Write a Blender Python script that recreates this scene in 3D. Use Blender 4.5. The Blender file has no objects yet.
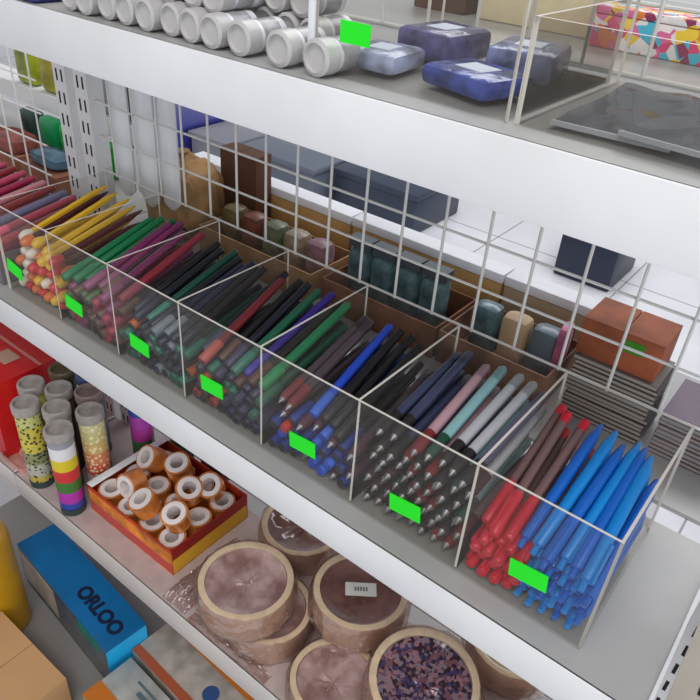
import bpy, bmesh, math, random
from mathutils import Vector, Matrix, Euler
random.seed(7)
R = random.random
def U(a, b): return a + (b - a) * R()
scene = bpy.context.scene
C = scene.collection
PI = math.pi

# ---------------------------------------------------------------- camera
cam_d = bpy.data.cameras.new('camera'); cam = bpy.data.objects.new('camera', cam_d); C.objects.link(cam)
cam_d.sensor_width = 36; cam_d.sensor_fit = 'HORIZONTAL'; cam_d.lens = 36 * 709.788 / 700; cam_d.clip_start = .01
rw = ((0.78324108, 0.61776122, 0.07003208), (0.39138738, -0.40241088, -0.82757562), (-0.48306245, 0.67560089, -0.55696867))
M = Matrix(((rw[0][0], -rw[1][0], -rw[2][0]), (rw[0][1], -rw[1][1], -rw[2][1]), (rw[0][2], -rw[1][2], -rw[2][2]))).to_4x4()
M.translation = Vector((0.03682789, -0.40259117, 0.50577008))
cam.matrix_world = M
scene.camera = cam
# ---------------------------------------------------------------- light and exposure
w = bpy.data.worlds.new('world'); scene.world = w; w.use_nodes = True
w.node_tree.nodes['Background'].inputs[0].default_value = (.91, .94, .98, 1)
w.node_tree.nodes['Background'].inputs[1].default_value = .62
def area(name, loc, target, sx, sy, power, col=(1, 1, 1)):
    l = bpy.data.lights.new(name, 'AREA'); l.shape = 'RECTANGLE'; l.size = sx; l.size_y = sy; l.energy = power; l.color = col
    o = bpy.data.objects.new(name, l); C.objects.link(o); o.location = loc
    o.rotation_euler = (Vector(target) - Vector(loc)).to_track_quat('-Z', 'Y').to_euler()
area('ceiling_lamp_front', (.3, -1.1, 2.1), (-.3, 0, 0), 1.6, .5, 22, (1, .985, .96))
area('ceiling_lamp_back', (-.6, 2.2, 2.1), (-.6, 1.9, -.8), 2.5, 1.2, 60, (.95, .97, 1))
area('shop_window', (2.0, -2.2, 1.0), (-.2, 0, 0), 1.6, 1.6, 25, (.93, .97, 1))
scene.view_settings.view_transform = 'Standard'; scene.view_settings.look = 'None'
scene.view_settings.exposure = 0.0; scene.view_settings.gamma = 1; scene.view_settings.use_curve_mapping = False

# ---------------------------------------------------------------- materials
def lin(c):
    return tuple((x / 255 / 12.92 if x / 255 <= .04045 else ((x / 255 + .055) / 1.055) ** 2.4) for x in c) + (1,)
mats = {}
def mat(name, rgb, rough=.5, metal=0, trans=0, noise=0, nscale=40, bump=0, spec=.5, rgb2=None, coat=0):
    if name in mats: return mats[name]
    m = bpy.data.materials.new(name); m.use_nodes = True; nt = m.node_tree; b = nt.nodes['Principled BSDF']
    b.inputs['Base Color'].default_value = lin(rgb); b.inputs['Roughness'].default_value = rough; b.inputs['Metallic'].default_value = metal
    b.inputs['Transmission Weight'].default_value = trans; b.inputs['Specular IOR Level'].default_value = spec
    b.inputs['Coat Weight'].default_value = coat
    if noise or bump or rgb2:
        tc = nt.nodes.new('ShaderNodeTexCoord'); n = nt.nodes.new('ShaderNodeTexNoise'); n.inputs['Scale'].default_value = nscale; n.inputs['Detail'].default_value = 3
        nt.links.new(tc.outputs['Object'], n.inputs['Vector'])
        if noise or rgb2:
            r = nt.nodes.new('ShaderNodeValToRGB')
            r.color_ramp.elements[0].position = .35; r.color_ramp.elements[1].position = .65
            r.color_ramp.elements[0].color = lin(tuple(max(0, x * (1 - noise)) for x in rgb)) if not rgb2 else lin(rgb2)
            r.color_ramp.elements[1].color = lin(tuple(min(255, x * (1 + noise * .4)) for x in rgb)) if not rgb2 else lin(rgb)
            nt.links.new(n.outputs['Fac'], r.inputs['Fac']); nt.links.new(r.outputs['Color'], b.inputs['Base Color'])
        if bump:
            bp = nt.nodes.new('ShaderNodeBump'); bp.inputs['Strength'].default_value = bump; bp.inputs['Distance'].default_value = .004
            nt.links.new(n.outputs['Fac'], bp.inputs['Height']); nt.links.new(bp.outputs['Normal'], b.inputs['Normal'])
    mats[name] = m; return m
def clear(name, tint=(235, 240, 240), haze=.08, gloss=.12, rough=.08, bump=0, nscale=30, hazecol=(225, 225, 225)):
    """thin clear plastic sheet: mostly see-through, a little milky, glossy at grazing angles"""
    if name in mats: return mats[name]
    m = bpy.data.materials.new(name); m.use_nodes = True; nt = m.node_tree; nt.nodes.clear()
    out = nt.nodes.new('ShaderNodeOutputMaterial'); tr = nt.nodes.new('ShaderNodeBsdfTransparent'); tr.inputs[0].default_value = lin(tint)
    di = nt.nodes.new('ShaderNodeBsdfDiffuse'); di.inputs[0].default_value = lin(hazecol)
    gl = nt.nodes.new('ShaderNodeBsdfGlossy'); gl.inputs['Roughness'].default_value = rough
    m1 = nt.nodes.new('ShaderNodeMixShader'); m1.inputs[0].default_value = haze
    nt.links.new(tr.outputs[0], m1.inputs[1]); nt.links.new(di.outputs[0], m1.inputs[2])
    lw = nt.nodes.new('ShaderNodeLayerWeight'); lw.inputs['Blend'].default_value = .25
    mr = nt.nodes.new('ShaderNodeMath'); mr.operation = 'MULTIPLY_ADD'; mr.inputs[1].default_value = .6; mr.inputs[2].default_value = gloss * .4; mr.use_clamp = True
    nt.links.new(lw.outputs['Facing'], mr.inputs[0])
    mm = nt.nodes.new('ShaderNodeMath'); mm.operation = 'MULTIPLY'; mm.inputs[1].default_value = gloss * 4; mm.use_clamp = True
    nt.links.new(mr.outputs[0], mm.inputs[0])
    m2 = nt.nodes.new('ShaderNodeMixShader'); nt.links.new(mm.outputs[0], m2.inputs[0]); nt.links.new(m1.outputs[0], m2.inputs[1]); nt.links.new(gl.outputs[0], m2.inputs[2])
    nt.links.new(m2.outputs[0], out.inputs[0])
    if bump:
        tc = nt.nodes.new('ShaderNodeTexCoord'); n = nt.nodes.new('ShaderNodeTexNoise'); n.inputs['Scale'].default_value = nscale
        nt.links.new(tc.outputs['Object'], n.inputs['Vector'])
        bp = nt.nodes.new('ShaderNodeBump'); bp.inputs['Strength'].default_value = bump; bp.inputs['Distance'].default_value = .01
        nt.links.new(n.outputs['Fac'], bp.inputs['Height']); nt.links.new(bp.outputs['Normal'], gl.inputs['Normal'])
    mats[name] = m; return m
def stripes(name, cols, axis=2, scale=1.0, off=0.0, rough=.4, dots=None, dscale=220):
    """bands of colour along an object axis (cols evenly spaced over 0..scale)"""
    if name in mats: return mats[name]
    m = bpy.data.materials.new(name); m.use_nodes = True; nt = m.node_tree; b = nt.nodes['Principled BSDF']; b.inputs['Roughness'].default_value = rough
    tc = nt.nodes.new('ShaderNodeTexCoord'); sp = nt.nodes.new('ShaderNodeSeparateXYZ'); nt.links.new(tc.outputs['Object'], sp.inputs[0])
    ma = nt.nodes.new('ShaderNodeMath'); ma.operation = 'MULTIPLY_ADD'; ma.inputs[1].default_value = 1 / scale; ma.inputs[2].default_value = off
    nt.links.new(sp.outputs[axis], ma.inputs[0]); r = nt.nodes.new('ShaderNodeValToRGB'); r.color_ramp.interpolation = 'CONSTANT'
    e = r.color_ramp.elements
    while len(e) < len(cols): e.new(.5)
    for i, c in enumerate(cols): e[i].position = i / len(cols); e[i].color = lin(c)
    nt.links.new(ma.outputs[0], r.inputs[0]); last = r.outputs[0]
    if dots:
        v = nt.nodes.new('ShaderNodeTexVoronoi'); v.inputs['Scale'].default_value = dscale; nt.links.new(tc.outputs['Object'], v.inputs['Vector'])
        lt = nt.nodes.new('ShaderNodeMath'); lt.operation = 'LESS_THAN'; lt.inputs[1].default_value = .38; nt.links.new(v.outputs['Distance'], lt.inputs[0])
        mx = nt.nodes.new('ShaderNodeMix'); mx.data_type = 'RGBA'; nt.links.new(lt.outputs[0], mx.inputs[0]); nt.links.new(last, mx.inputs[6]); mx.inputs[7].default_value = lin(dots)
        last = mx.outputs[2]
    nt.links.new(last, b.inputs['Base Color']); mats[name] = m; return m
def confetti(name, cols, scale=60, rough=.5):
    """multicoloured blotches (voronoi cells through a colour ramp)"""
    if name in mats: return mats[name]
    m = bpy.data.materials.new(name); m.use_nodes = True; nt = m.node_tree; b = nt.nodes['Principled BSDF']; b.inputs['Roughness'].default_value = rough
    tc = nt.nodes.new('ShaderNodeTexCoord'); v = nt.nodes.new('ShaderNodeTexVoronoi'); v.inputs['Scale'].default_value = scale
    nt.links.new(tc.outputs['Object'], v.inputs['Vector']); sp = nt.nodes.new('ShaderNodeSeparateColor'); nt.links.new(v.outputs['Color'], sp.inputs[0])
    r = nt.nodes.new('ShaderNodeValToRGB'); r.color_ramp.interpolation = 'CONSTANT'; e = r.color_ramp.elements
    while len(e) < len(cols): e.new(.5)
    for i, c in enumerate(cols): e[i].position = i / len(cols); e[i].color = lin(c)
    nt.links.new(sp.outputs[0], r.inputs[0]); nt.links.new(r.outputs[0], b.inputs['Base Color']); mats[name] = m; return m

white_paint = mat('white_painted_steel', (232, 232, 234), .42, noise=.03, nscale=8)
grey_paint = mat('grey_shelf_paint', (176, 175, 174), .34, noise=.04, nscale=9)
beige_paint = mat('beige_shelf_paint', (178, 170, 158), .5, noise=.05, nscale=12)
slot_dark = mat('slot_dark', (28, 22, 22), .8)
wire_mat = mat('white_coated_wire', (226, 224, 220), .35)
acr = clear('clear_acrylic', tint=(250, 250, 249), haze=.025, gloss=.035, rough=.12, hazecol=(190, 180, 170))
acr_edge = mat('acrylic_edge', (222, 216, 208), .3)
kraft = mat('kraft_cardboard', (190, 148, 104), .8, noise=.08, nscale=14)
brown_card = mat('brown_cardboard', (138, 88, 60), .8, noise=.2, nscale=25)

# ---------------------------------------------------------------- mesh helpers
class MB:
    def __init__(s): s.bm = bmesh.new(); s.mats = []
    def mi(s, m):
        if m not in s.mats: s.mats.append(m)
        return s.mats.index(m)
    def _fin(s, verts, m, mx, smooth=False):
        if mx is not None: bmesh.ops.transform(s.bm, matrix=mx, verts=verts)
        i = s.mi(m); fs = {f for v in verts for f in v.link_faces}
        for f in fs: f.material_index = i; f.smooth = smooth
        return fs
    def box(s, x0, x1, y0, y1, z0, z1, m, mx=None, bev=0):
        r = bmesh.ops.create_cube(s.bm, size=1)['verts']
        bmesh.ops.scale(s.bm, vec=(x1 - x0, y1 - y0, z1 - z0), verts=r)
        bmesh.ops.translate(s.bm, vec=((x0 + x1) / 2, (y0 + y1) / 2, (z0 + z1) / 2), verts=r)
        if bev:
            es = list({e for v in r for e in v.link_edges})
            g = bmesh.ops.bevel(s.bm, geom=es, offset=bev, segments=2, affect='EDGES', profile=.5)
            r = list({v for f in g['faces'] for v in f.verts} | {v for v in r if v.is_valid})
        s._fin(r, m, mx); return s
    def tube(s, a, b, rad, m, seg=8, r2=None, mx=None):
        a = Vector(a); b = Vector(b); d = b - a
        r = bmesh.ops.create_cone(s.bm, cap_ends=True, segments=seg, radius1=rad, radius2=rad if r2 is None else r2, depth=d.length)['verts']
        T = Matrix.Translation((a + b) / 2) @ d.to_track_quat('Z', 'Y').to_matrix().to_4x4()
        fs = s._fin(r, m, T, True)
        for f in fs:
            if len(f.verts) > 4: f.smooth = False
        if mx is not None: bmesh.ops.transform(s.bm, matrix=mx, verts=r)
        return s
    def lathe(s, prof, m, seg=20, axis='Z', mx=None, closed=False):
        """prof: (radius, height) pairs"""
        rings = []
        for (r, z) in prof:
            ring = []
            for k in range(seg):
                a = 2 * PI * k / seg; x, y = r * math.cos(a), r * math.sin(a)
                co = (x, y, z) if axis == 'Z' else (x, z, y)
                ring.append(s.bm.verts.new(co))
            rings.append(ring)
        fs = []
        n = len(rings)
        for i in range(n if closed else n - 1):
            A, B = rings[i], rings[(i + 1) % n]
            for k in range(seg):
                q = (A[k], A[(k + 1) % seg], B[(k + 1) % seg], B[k]); fs.append(s.bm.faces.new(q))
        if not closed:
            if prof[0][0] > 1e-6: fs.append(s.bm.faces.new(rings[0][::-1]))
            if prof[-1][0] > 1e-6: fs.append(s.bm.faces.new(rings[-1]))
        i = s.mi(m)
        for f in fs: f.material_index = i; f.smooth = len(f.verts) == 4
        bmesh.ops.recalc_face_normals(s.bm, faces=fs)
        if mx is not None: bmesh.ops.transform(s.bm, matrix=mx, verts=[v for r in rings for v in r])
        return s
    def build(s, name, parent=None):
        me = bpy.data.meshes.new(name); s.bm.to_mesh(me); s.bm.free()
        for m in s.mats: me.materials.append(m)
        try: me.set_sharp_from_angle(angle=math.radians(40))
        except Exception: pass
        o = bpy.data.objects.new(name, me); C.objects.link(o)
        if parent: o.parent = parent
        return o
def tag(o, label=None, cat=None, group=None, kind=None):
    if label: o['label'] = label
    if cat: o['category'] = cat
    if group: o['group'] = group
    if kind: o['kind'] = kind
    return o
def thing(name, label, cat, loc=(0, 0, 0), rot=(0, 0, 0), group=None):
    o = bpy.data.objects.new(name, None); C.objects.link(o); o.location = loc; o.rotation_euler = rot; o.empty_display_size = .02
    return tag(o, label, cat, group)
def copy_tree(o, parent=None):
    c = o.copy(); C.objects.link(c)
    if parent: c.parent = parent
    for ch in list(o.children): copy_tree(ch, c)
    return c
def boxobj(name, x0, x1, y0, y1, z0, z1, m, parent=None, bev=0):
    return MB().box(x0, x1, y0, y1, z0, z1, m, bev=bev).build(name, parent)
def text_mesh(name, s, size, m, parent, loc, rot=(0, 0, 0), ext=.0003, bold=.0):
    cu = bpy.data.curves.new(name, 'FONT'); cu.body = s; cu.size = size; cu.extrude = ext; cu.align_x = 'CENTER'; cu.align_y = 'CENTER'; cu.offset = bold
    t = bpy.data.objects.new(name, cu); C.objects.link(t)
    dg = bpy.context.evaluated_depsgraph_get(); dg.update(); me = bpy.data.meshes.new_from_object(t.evaluated_get(dg))
    bpy.data.objects.remove(t); me.materials.clear(); me.materials.append(m)
    o = bpy.data.objects.new(name, me); C.objects.link(o); o.parent = parent; o.location = loc; o.rotation_euler = rot; return o

# ================================================================ the setting
fl = MB()
fl.box(-7, 4, -3, 7, -.86, -.82, mat('floor_tile', (225, 224, 230), .25, noise=.04, nscale=3))
for i in range(-11, 7): fl.box(i * .6, i * .6 + .006, -3, 7, -.8205, -.8195, mat('tile_joint', (150, 148, 150), .6))
for i in range(-5, 12): fl.box(-7, 4, i * .6, i * .6 + .006, -.8205, -.8195, mat('tile_joint', (150, 148, 150), .6))
tag(fl.build('floor'), kind='structure')
tag(MB().box(-7, 4, -3, 7, 2.3, 2.36, mat('ceiling_paint', (225, 224, 220), .7)).build('ceiling'), kind='structure')

# ================================================================ shelving
XL, XR = -.915, .061
LY = -.0236
def shelf(name, label, x0, x1, z, lip, mtop, mlip, slots=()):
    root = thing(name, label, 'shelf', ((x0 + x1) / 2, 0, z))
    cx = (x0 + x1) / 2
    t = MB(); t.box(x0 - cx, x1 - cx, LY + .0015, .185, -.004, 0, mtop)
    t.box(x0 - cx, x1 - cx, .215, .47, -.004, 0, mtop)
    for (sx, sy, lx, ly) in slots: t.box(sx - cx - lx / 2, sx - cx + lx / 2, sy - ly / 2, sy + ly / 2, -.0038, .0003, slot_dark)
    t.build('shelf_top', root)
    MB().box(x0 - cx, x1 - cx, LY, LY + .004, -lip, 0, mlip, bev=.0012).box(x0 - cx, x1 - cx, LY + .004, LY + .02, -lip, -lip + .002, mlip).build('front_lip', root)
    MB().box(x1 - cx - .003, x1 - cx, LY + .004, .183, -lip, .0015, white_paint).build('end_flange', root)
    MB().box(x0 - cx, x1 - cx, .466, .47, -lip, -.004, mlip).build('rear_lip', root)
    for dx in (x0 + .012 - cx, x1 - .016 - cx):
        MB().box(dx, dx + .003, LY + .03, .183, -.06, -.005, white_paint).build('bracket', root)
    return root
backslots = [(-.02 + .03 * i, .32 + .035 * j, .016, .01) for i in range(3) for j in range(3)]
shelf('steel_shelf', 'white steel shelf holding the long clear tray of pens', XL, XR, 0, .042, grey_paint, white_paint, backslots)
shelf('steel_shelf', 'topmost white steel shelf holding little tubes and empty clear trays', XL, XR, .387, .0457, grey_paint, white_paint)
bs = shelf('steel_shelf', 'lower white steel shelf holding tape rolls and confetti tubes', XL, XR, -.385, .046, mat('pinkish_shelf_paint', (196, 178, 174), .45, noise=.05), mat('lower_lip_paint', (214, 208, 204), .45, noise=.03, nscale=9))
shelf('steel_shelf', 'pen level steel shelf of the bay left of the slotted uprights', -1.87, -.918, 0, .042, grey_paint, white_paint)
# neighbour bay on the right: perforated beige shelf
nb = thing('perforated_shelf', 'beige perforated steel shelf at the right edge with dark slots', 'shelf', (.35, 0, -.022))
t = MB(); t.box(-.28, .3, -.03, .46, -.004, 0, beige_paint)
for i in range(8):
    for j in range(9):
        t.box(-.262 + i * .05, -.252 + i * .05, -.008 + j * .052, .020 + j * .052, -.0038, .0003, slot_dark)
t.build('shelf_top', nb); MB().box(-.28, .3, -.034, -.03, -.042, 0, beige_paint).build('front_lip', nb)
# base deck
bd = thing('base_deck', 'grey base deck of the shelving under the blue box', 'shelf', (-.4, 0, -.82))
MB().box(-.75, .47, -.42, .47, .148, .152, mat('deck_paint', (150, 146, 144), .5)).build('deck_top', bd)
MB().box(-.75, .47, -.42, -.416, 0, .148, white_paint).build('kick_plate', bd)
MB().box(-.75, .47, .466, .47, 0, .148, white_paint).build('rear_plate', bd)
# uprights with slots
def upright(x, label):
    r = thing('slotted_upright', label, 'post', (x, .2, -.667 if x < 0 else -.82)); hz = 1.35 if x < 0 else 1.5
    t = MB(); t.box(-.015, .015, -.013, .013, 0, hz, white_paint)
    for k in range(int(hz / .032) - 1):
        z = .03 + k * .032
        for s in (-.006, .006): t.box(s - .0018, s + .0018, -.0134, -.0126, z, z + .017, slot_dark)
    t.build('post', r)
    MB().box(-.016, .016, -.014, .014, hz, hz + .006, mat('grey_cap', (120, 120, 120), .5)).build('end_cap', r)
upright(-.888, 'white slotted steel upright left of the hanging packs')
upright(-.938, 'white slotted steel upright furthest left, behind the magenta pens')
upright(.082, 'white slotted steel upright beyond the right end of the shelves')

# ================================================================ wire grids
def grid(name, label, x0, x1, y, zs, xoff, c=.05):
    r = thing(name, label, 'wire grid', ((x0 + x1) / 2, y, zs[0])); cx = (x0 + x1) / 2
    h = MB()
    for z in zs: h.tube((x0 - cx, 0, z - zs[0]), (x1 - cx, 0, z - zs[0]), .0016, wire_mat, 6)
    h.build('horizontal_wires', r)
    v = MB(); x = xoff
    while x > x0 + .004:
        if x < x1: v.tube((x - cx, -.003, 0), (x - cx, -.003, zs[-1] - zs[0]), .0016, wire_mat, 6)
        x -= c
    v.build('vertical_wires', r)
gy = .196
# the fitted grid (5 cm cells) sits just behind the tray
grid('wire_grid', 'white wire grid panel standing behind the pen tray', -.897, .06, gy, [.112, .162, .212, .262, .312, .362 - .004], .066)
grid('wire_grid', 'white wire grid panel above the top shelf behind the clear trays', -.897, .06, gy, [.39, .44, .49, .54, .59], .066)
grid('wire_grid', 'white wire grid panel of the left bay near green packets', -1.85, -1.02, gy, [.01, .06, .11, .16, .21, .26, .31, .36], -1.03)

# ================================================================ the pen tray
W = .1189; H = .1266; D = .1738; NB = 7
tray = thing('acrylic_tray', 'long clear acrylic tray with seven compartments full of pens', 'tray', (0, 0, .0004))
T = .0024
def pane(name, x0, x1, y0, y1, z0, z1, parent=None):
    """acrylic sheet: big faces clear, narrow edge faces bright"""
    m = MB(); m.box(x0, x1, y0, y1, z0, z1, acr); m.mats.append(acr_edge)
    dims = (x1 - x0, y1 - y0, z1 - z0); thin = dims.index(min(dims))
    m.bm.normal_update()
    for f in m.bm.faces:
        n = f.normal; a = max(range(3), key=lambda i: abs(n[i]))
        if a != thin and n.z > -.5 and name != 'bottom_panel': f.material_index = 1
    return m.build(name, parent or tray)
pane('front_panel', -NB * W, 0, 0, T, 0, H)
pane('back_panel', -NB * W, 0, D - T, D, 0, H)
pane('side_panel', -T, 0, T + .0003, D - T - .0003, 0, H); pane('side_panel', -NB * W, -NB * W + T, T + .0003, D - T - .0003, 0, H)
for k in range(1, NB): pane('divider', -k * W - T / 2, -k * W + T / 2, T + .0003, D - T - .0003, .0026, H)
pane('bottom_panel', -NB * W + T + .0003, -T - .0003, T + .0003, D - T - .0003, 0, .0022)

# green price tags on the front
gm = mat('fluorescent_green_paper', (22, 240, 28), .6)
tagpos = [(-.056, .047, -6, 'blue and red pens'), (-.176, .039, -6, 'clear barrelled pens'), (-.298, .040, -4, 'blue, black and red pens'),
          (-.426, .044, -3, 'dark green and purple pens'), (-.546, .041, 4, 'dark pens with orange caps'), (-.672, .041, 5, 'red and green pens'), (-.803, .041, 12, 'yellow and white topped pencils')]
pt0 = None
for i, (x, z, a, what) in enumerate(tagpos):
    if pt0 is None:
        pt0 = thing('price_tag', '', 'price tag', group='green price tags on the pen tray')
        MB().box(-.0165, .0165, -.0005, .0004, -.0092, .0092, gm).build('paper', pt0)
        o = pt0
    else: o = copy_tree(pt0)
    o.location = (x, -.0006, z); o.rotation_euler = (0, math.radians(a), 0)
    o['label'] = 'fluorescent green price tag on the compartment of ' + what

# ---------------------------------------------------------------- pens
def pen_proto(name, kind, col, L=.145, r=.0047, detail=True, r2col=None):
    """front end at y=0, far end at y=L"""
    root = thing(name, '', 'pen')
    c = mat('plastic_%s_%d_%d_%d' % ((kind,) + tuple(col)), col, .3, coat=.1)
    sil = mat('silver_tip', (150, 148, 150), .35, metal=.8)
    if kind == 'click':      # opaque retractable pen: button to the front, nose away
        br = MB().lathe([(0, .004), (r * .8, .004), (r, .006), (r, L * .45), (r * 1.04, L * .46), (r, L * .85), (r * .45, L * .97), (0, L)], c, 10, 'Y').build('barrel', root)
        MB().lathe([(0, -.006), (r * .5, -.006), (r * .55, -.005), (r * .55, .004)], c, 8, 'Y').build('push_button', root)
        MB().box(-.0016, .0016, .002, .042, r * 1.0, r * 1.0 + .0025, c, bev=.0005).box(-.0016, .0016, .002, .006, r * .5, r * 1.2, c).build('clip', br)
    elif kind == 'capped':   # see-through barrel, coloured cap to the front, plug away
        MB().lathe([(r * .85, .03), (r * .85, L - .003)], mat('smoky_barrel_%d_%d_%d' % tuple(r2col or (120, 110, 110)), r2col or (120, 110, 110), .2, coat=.2), 10, 'Y').build('barrel', root)
        cp = MB().lathe([(0, 0), (r * .8, 0), (r * 1.02, .002), (r * 1.02, .046), (r * .9, .047)], c, 10, 'Y').build('cap', root)
        MB().box(-.0016, .0016, .003, .040, r * .98, r * 1.0 + .0026, c, bev=.0005).build('clip', cp)
        MB().lathe([(r * .88, L - .012), (r * .9, L - .012), (r * .9, L), (0, L)], c, 10, 'Y').build('end_plug', root)
    elif kind == 'gel':      # dark grip and metal point to the front, clear barrel away
        MB().lathe([(r * .95, .034), (r, .036), (r, L - .022)], mat('milky_barrel_%d_%d_%d' % tuple(col), col, .18, coat=.2), 10, 'Y').build('barrel', root)
        MB().lathe([(r * .7, .006), (r * 1.05, .011), (r * .98, .024), (r * 1.05, .034)], mat('grip_%d_%d_%d' % tuple(r2col), r2col, .6), 10, 'Y').build('grip', root)
        MB().lathe([(0, 0), (r * .2, .0), (r * .3, .002), (r * .7, .006)], sil, 10, 'Y').build('point', root)
        MB().lathe([(r * .95, L - .022), (r * 1.02, L - .022), (r * 1.0, L - .004), (r * .5, L), (0, L)], mat('end_%d_%d_%d' % tuple(col), tuple(int(x * .8) for x in col), .3), 10, 'Y').build('end_cap', root)
    elif kind == 'topper':   # pencil with a bulky topper to the front
        MB().lathe([(0, .012), (r * .8, .012), (r * .8, L - .02), (r * .2, L), (0, L)], mat('pencil_%d_%d_%d' % tuple(r2col), r2col, .4), 6, 'Y').build('barrel', root)
        MB().lathe([(0, -.002), (r * .9, 0), (r * 1.35, .006), (r * 1.3, .012), (r * .8, .018)], c, 10, 'Y').build('topper', root)
    else:                    # stick pen with cap
        MB().lathe([(0, 0), (r * .85, 0), (r * .95, .002), (r * .9, L * .8), (r * .8, L - .004), (0, L)], c, 9, 'Y').build('barrel', root)
        MB().lathe([(r * .96, .001), (r * 1.06, .002), (r * 1.06, .030), (r * .9, .031)], mat('ring_%d_%d_%d' % tuple(r2col or col), r2col or col, .35), 9, 'Y').build('cap', root)
    return root
protos = {}
def place_pen(key, a, b, label, group, cat='pen'):
    if key not in protos:
        protos[key] = pen_proto('pencil' if key[0] == 'topper' else 'pen', key[0], key[1], r2col=key[2], r=key[3]); o = protos[key]
    else: o = copy_tree(protos[key])
    a = Vector(a); b = Vector(b); d = (b - a).normalized()
    z = Vector((0, 0, 1)); x = d.cross(z).normalized(); z = x.cross(d)
    spin = U(-1, 1)
    m3 = Matrix((x, d, z)).transposed() @ Matrix.Rotation(spin, 3, 'Y')
    o.location = a; o.rotation_euler = m3.to_euler()
    o['label'] = label; o['group'] = group; o['category'] = 'pencil' if key[0] == 'topper' else 'pen'
BLUE = (8, 134, 218); RED = (205, 22, 50); 
names_pos = ['rightmost compartment', 'second compartment from right', 'third compartment from right', 'middle compartment', 'third compartment from left', 'second compartment from left', 'leftmost compartment']
cname = {}
def chooser_1(u, k, n):
    return (('click', BLUE if R() < .6 else (14, 100, 200), None, .0053), 'bright blue push-button pen') if u > (.42 if k < n - 1 else .34) else (('capped', RED, (120, 92, 92), .0052), 'red capped pen with smoky barrel')
def pick(opts):
    t = sum(o[0] for o in opts); q = R() * t
    for o in opts:
        q -= o[0]
        if q <= 0: return o[1], o[2]
    return opts[-1][1], opts[-1][2]
def chooser_2(u, k, n):
    g = (34, 26, 30)
    if u < .25: return pick([(2, ('gel', (60, 66, 96), g, .0054), 'slate blue gel pen with dark grip'), (1, ('gel', (92, 84, 104), (60, 30, 40), .0054), 'dull purple gel pen with maroon grip')])
    return pick([(3, ('gel', (188, 190, 196), g, .0054), 'milky clear gel pen with dark grip'), (2, ('gel', (190, 150, 160), (120, 30, 34), .0054), 'pinkish clear gel pen with red grip'),
                 (1.5, ('gel', (140, 186, 190), (24, 70, 56), .0054), 'pale teal gel pen with green grip'), (1, ('gel', (96, 88, 118), g, .0054), 'grey violet gel pen with dark grip')])
def chooser_3(u, k, n):
    if k == n - 1:
        if u > .8: return ('stick', (205, 26, 30), (230, 90, 60), .0058), 'red stick pen with orange cap'
        if u > .45: return ('stick', (20, 20, 24), (40, 40, 44), .0057), 'black stick pen'
        if u > .3: return ('stick', (34, 72, 190), (60, 110, 220), .0055), 'royal blue stick pen'
        return pick([(2, ('gel', (76, 64, 72), (120, 36, 40), .0054), 'smoky gel pen with red grip'), (1, ('gel', (54, 66, 96), (30, 30, 40), .0054), 'dark slate gel pen')])
    return pick([(2, ('stick', (24, 24, 30), (40, 60, 140), .0054), 'black stick pen with blue cap'), (1, ('stick', (180, 30, 30), (210, 50, 40), .0054), 'red stick pen with red cap'),
                 (1, ('stick', (34, 72, 190), (60, 110, 220), .0054), 'royal blue stick pen'), (1, ('gel', (76, 64, 72), (90, 40, 60), .0054), 'smoky gel pen')])
def chooser_4(u, k, n):
    if k == n - 1 and u > .86: return ('stick', (20, 130, 84), (30, 160, 100), .0058), 'emerald green stick pen'
    if k == n - 1 and .55 < u < .72: return ('stick', (52, 36, 130), (70, 60, 170), .0054), 'dark violet stick pen'
    return pick([(3, ('stick', (26, 24, 40), (60, 60, 90), .0057), 'dark navy stick pen'), (2, ('stick', (22, 22, 24), (96, 60, 50), .0057), 'black stick pen with brown cap'),
                 (1.6, ('stick', (24, 90, 66), (50, 120, 100), .0057), 'dark green stick pen'), (1.2, ('stick', (110, 34, 40), (190, 90, 80), .0057), 'maroon stick pen with salmon cap')])
def chooser_5(u, k, n):
    return pick([(3, ('stick', (18, 22, 30), (30, 40, 60), .0057), 'black stick pen'), (1.5, ('stick', (18, 70, 58), (40, 130, 110), .0057), 'deep green stick pen with teal cap'),
                 (1, ('stick', (30, 34, 60), (120, 130, 140), .0057), 'navy stick pen with grey cap'), (.7, ('stick', (24, 24, 30), (205, 104, 50), .0058), 'black stick pen with orange cap')])
def chooser_6(u, k, n):
    if k == n - 1 and u < .28: return ('stick', (12, 112, 66), (14, 130, 80), .0054), 'bright green stick pen'
    return pick([(2, ('stick', (150, 28, 56), (170, 60, 90), .0057), 'crimson stick pen'), (2, ('stick', (34, 24, 34), (120, 90, 80), .0057), 'dark stick pen with brown cap'),
                 (1, ('stick', (120, 40, 90), (150, 80, 120), .0057), 'magenta stick pen'), (1, ('stick', (20, 70, 56), (90, 110, 70), .0057), 'deep green stick pen with olive cap')])
def chooser_7(u, k, n):
    return pick([(2, ('topper', (236, 228, 214), (226, 180, 40), .0056), 'yellow pencil with white topper'), (1.5, ('topper', (235, 190, 40), (226, 180, 40), .0056), 'yellow pencil with yellow topper'),
                 (1.3, ('topper', (215, 50, 56), (90, 22, 32), .0056), 'maroon pencil with red topper'), (1, ('topper', (226, 120, 60), (70, 24, 30), .0056), 'maroon pencil with orange topper')])
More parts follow.
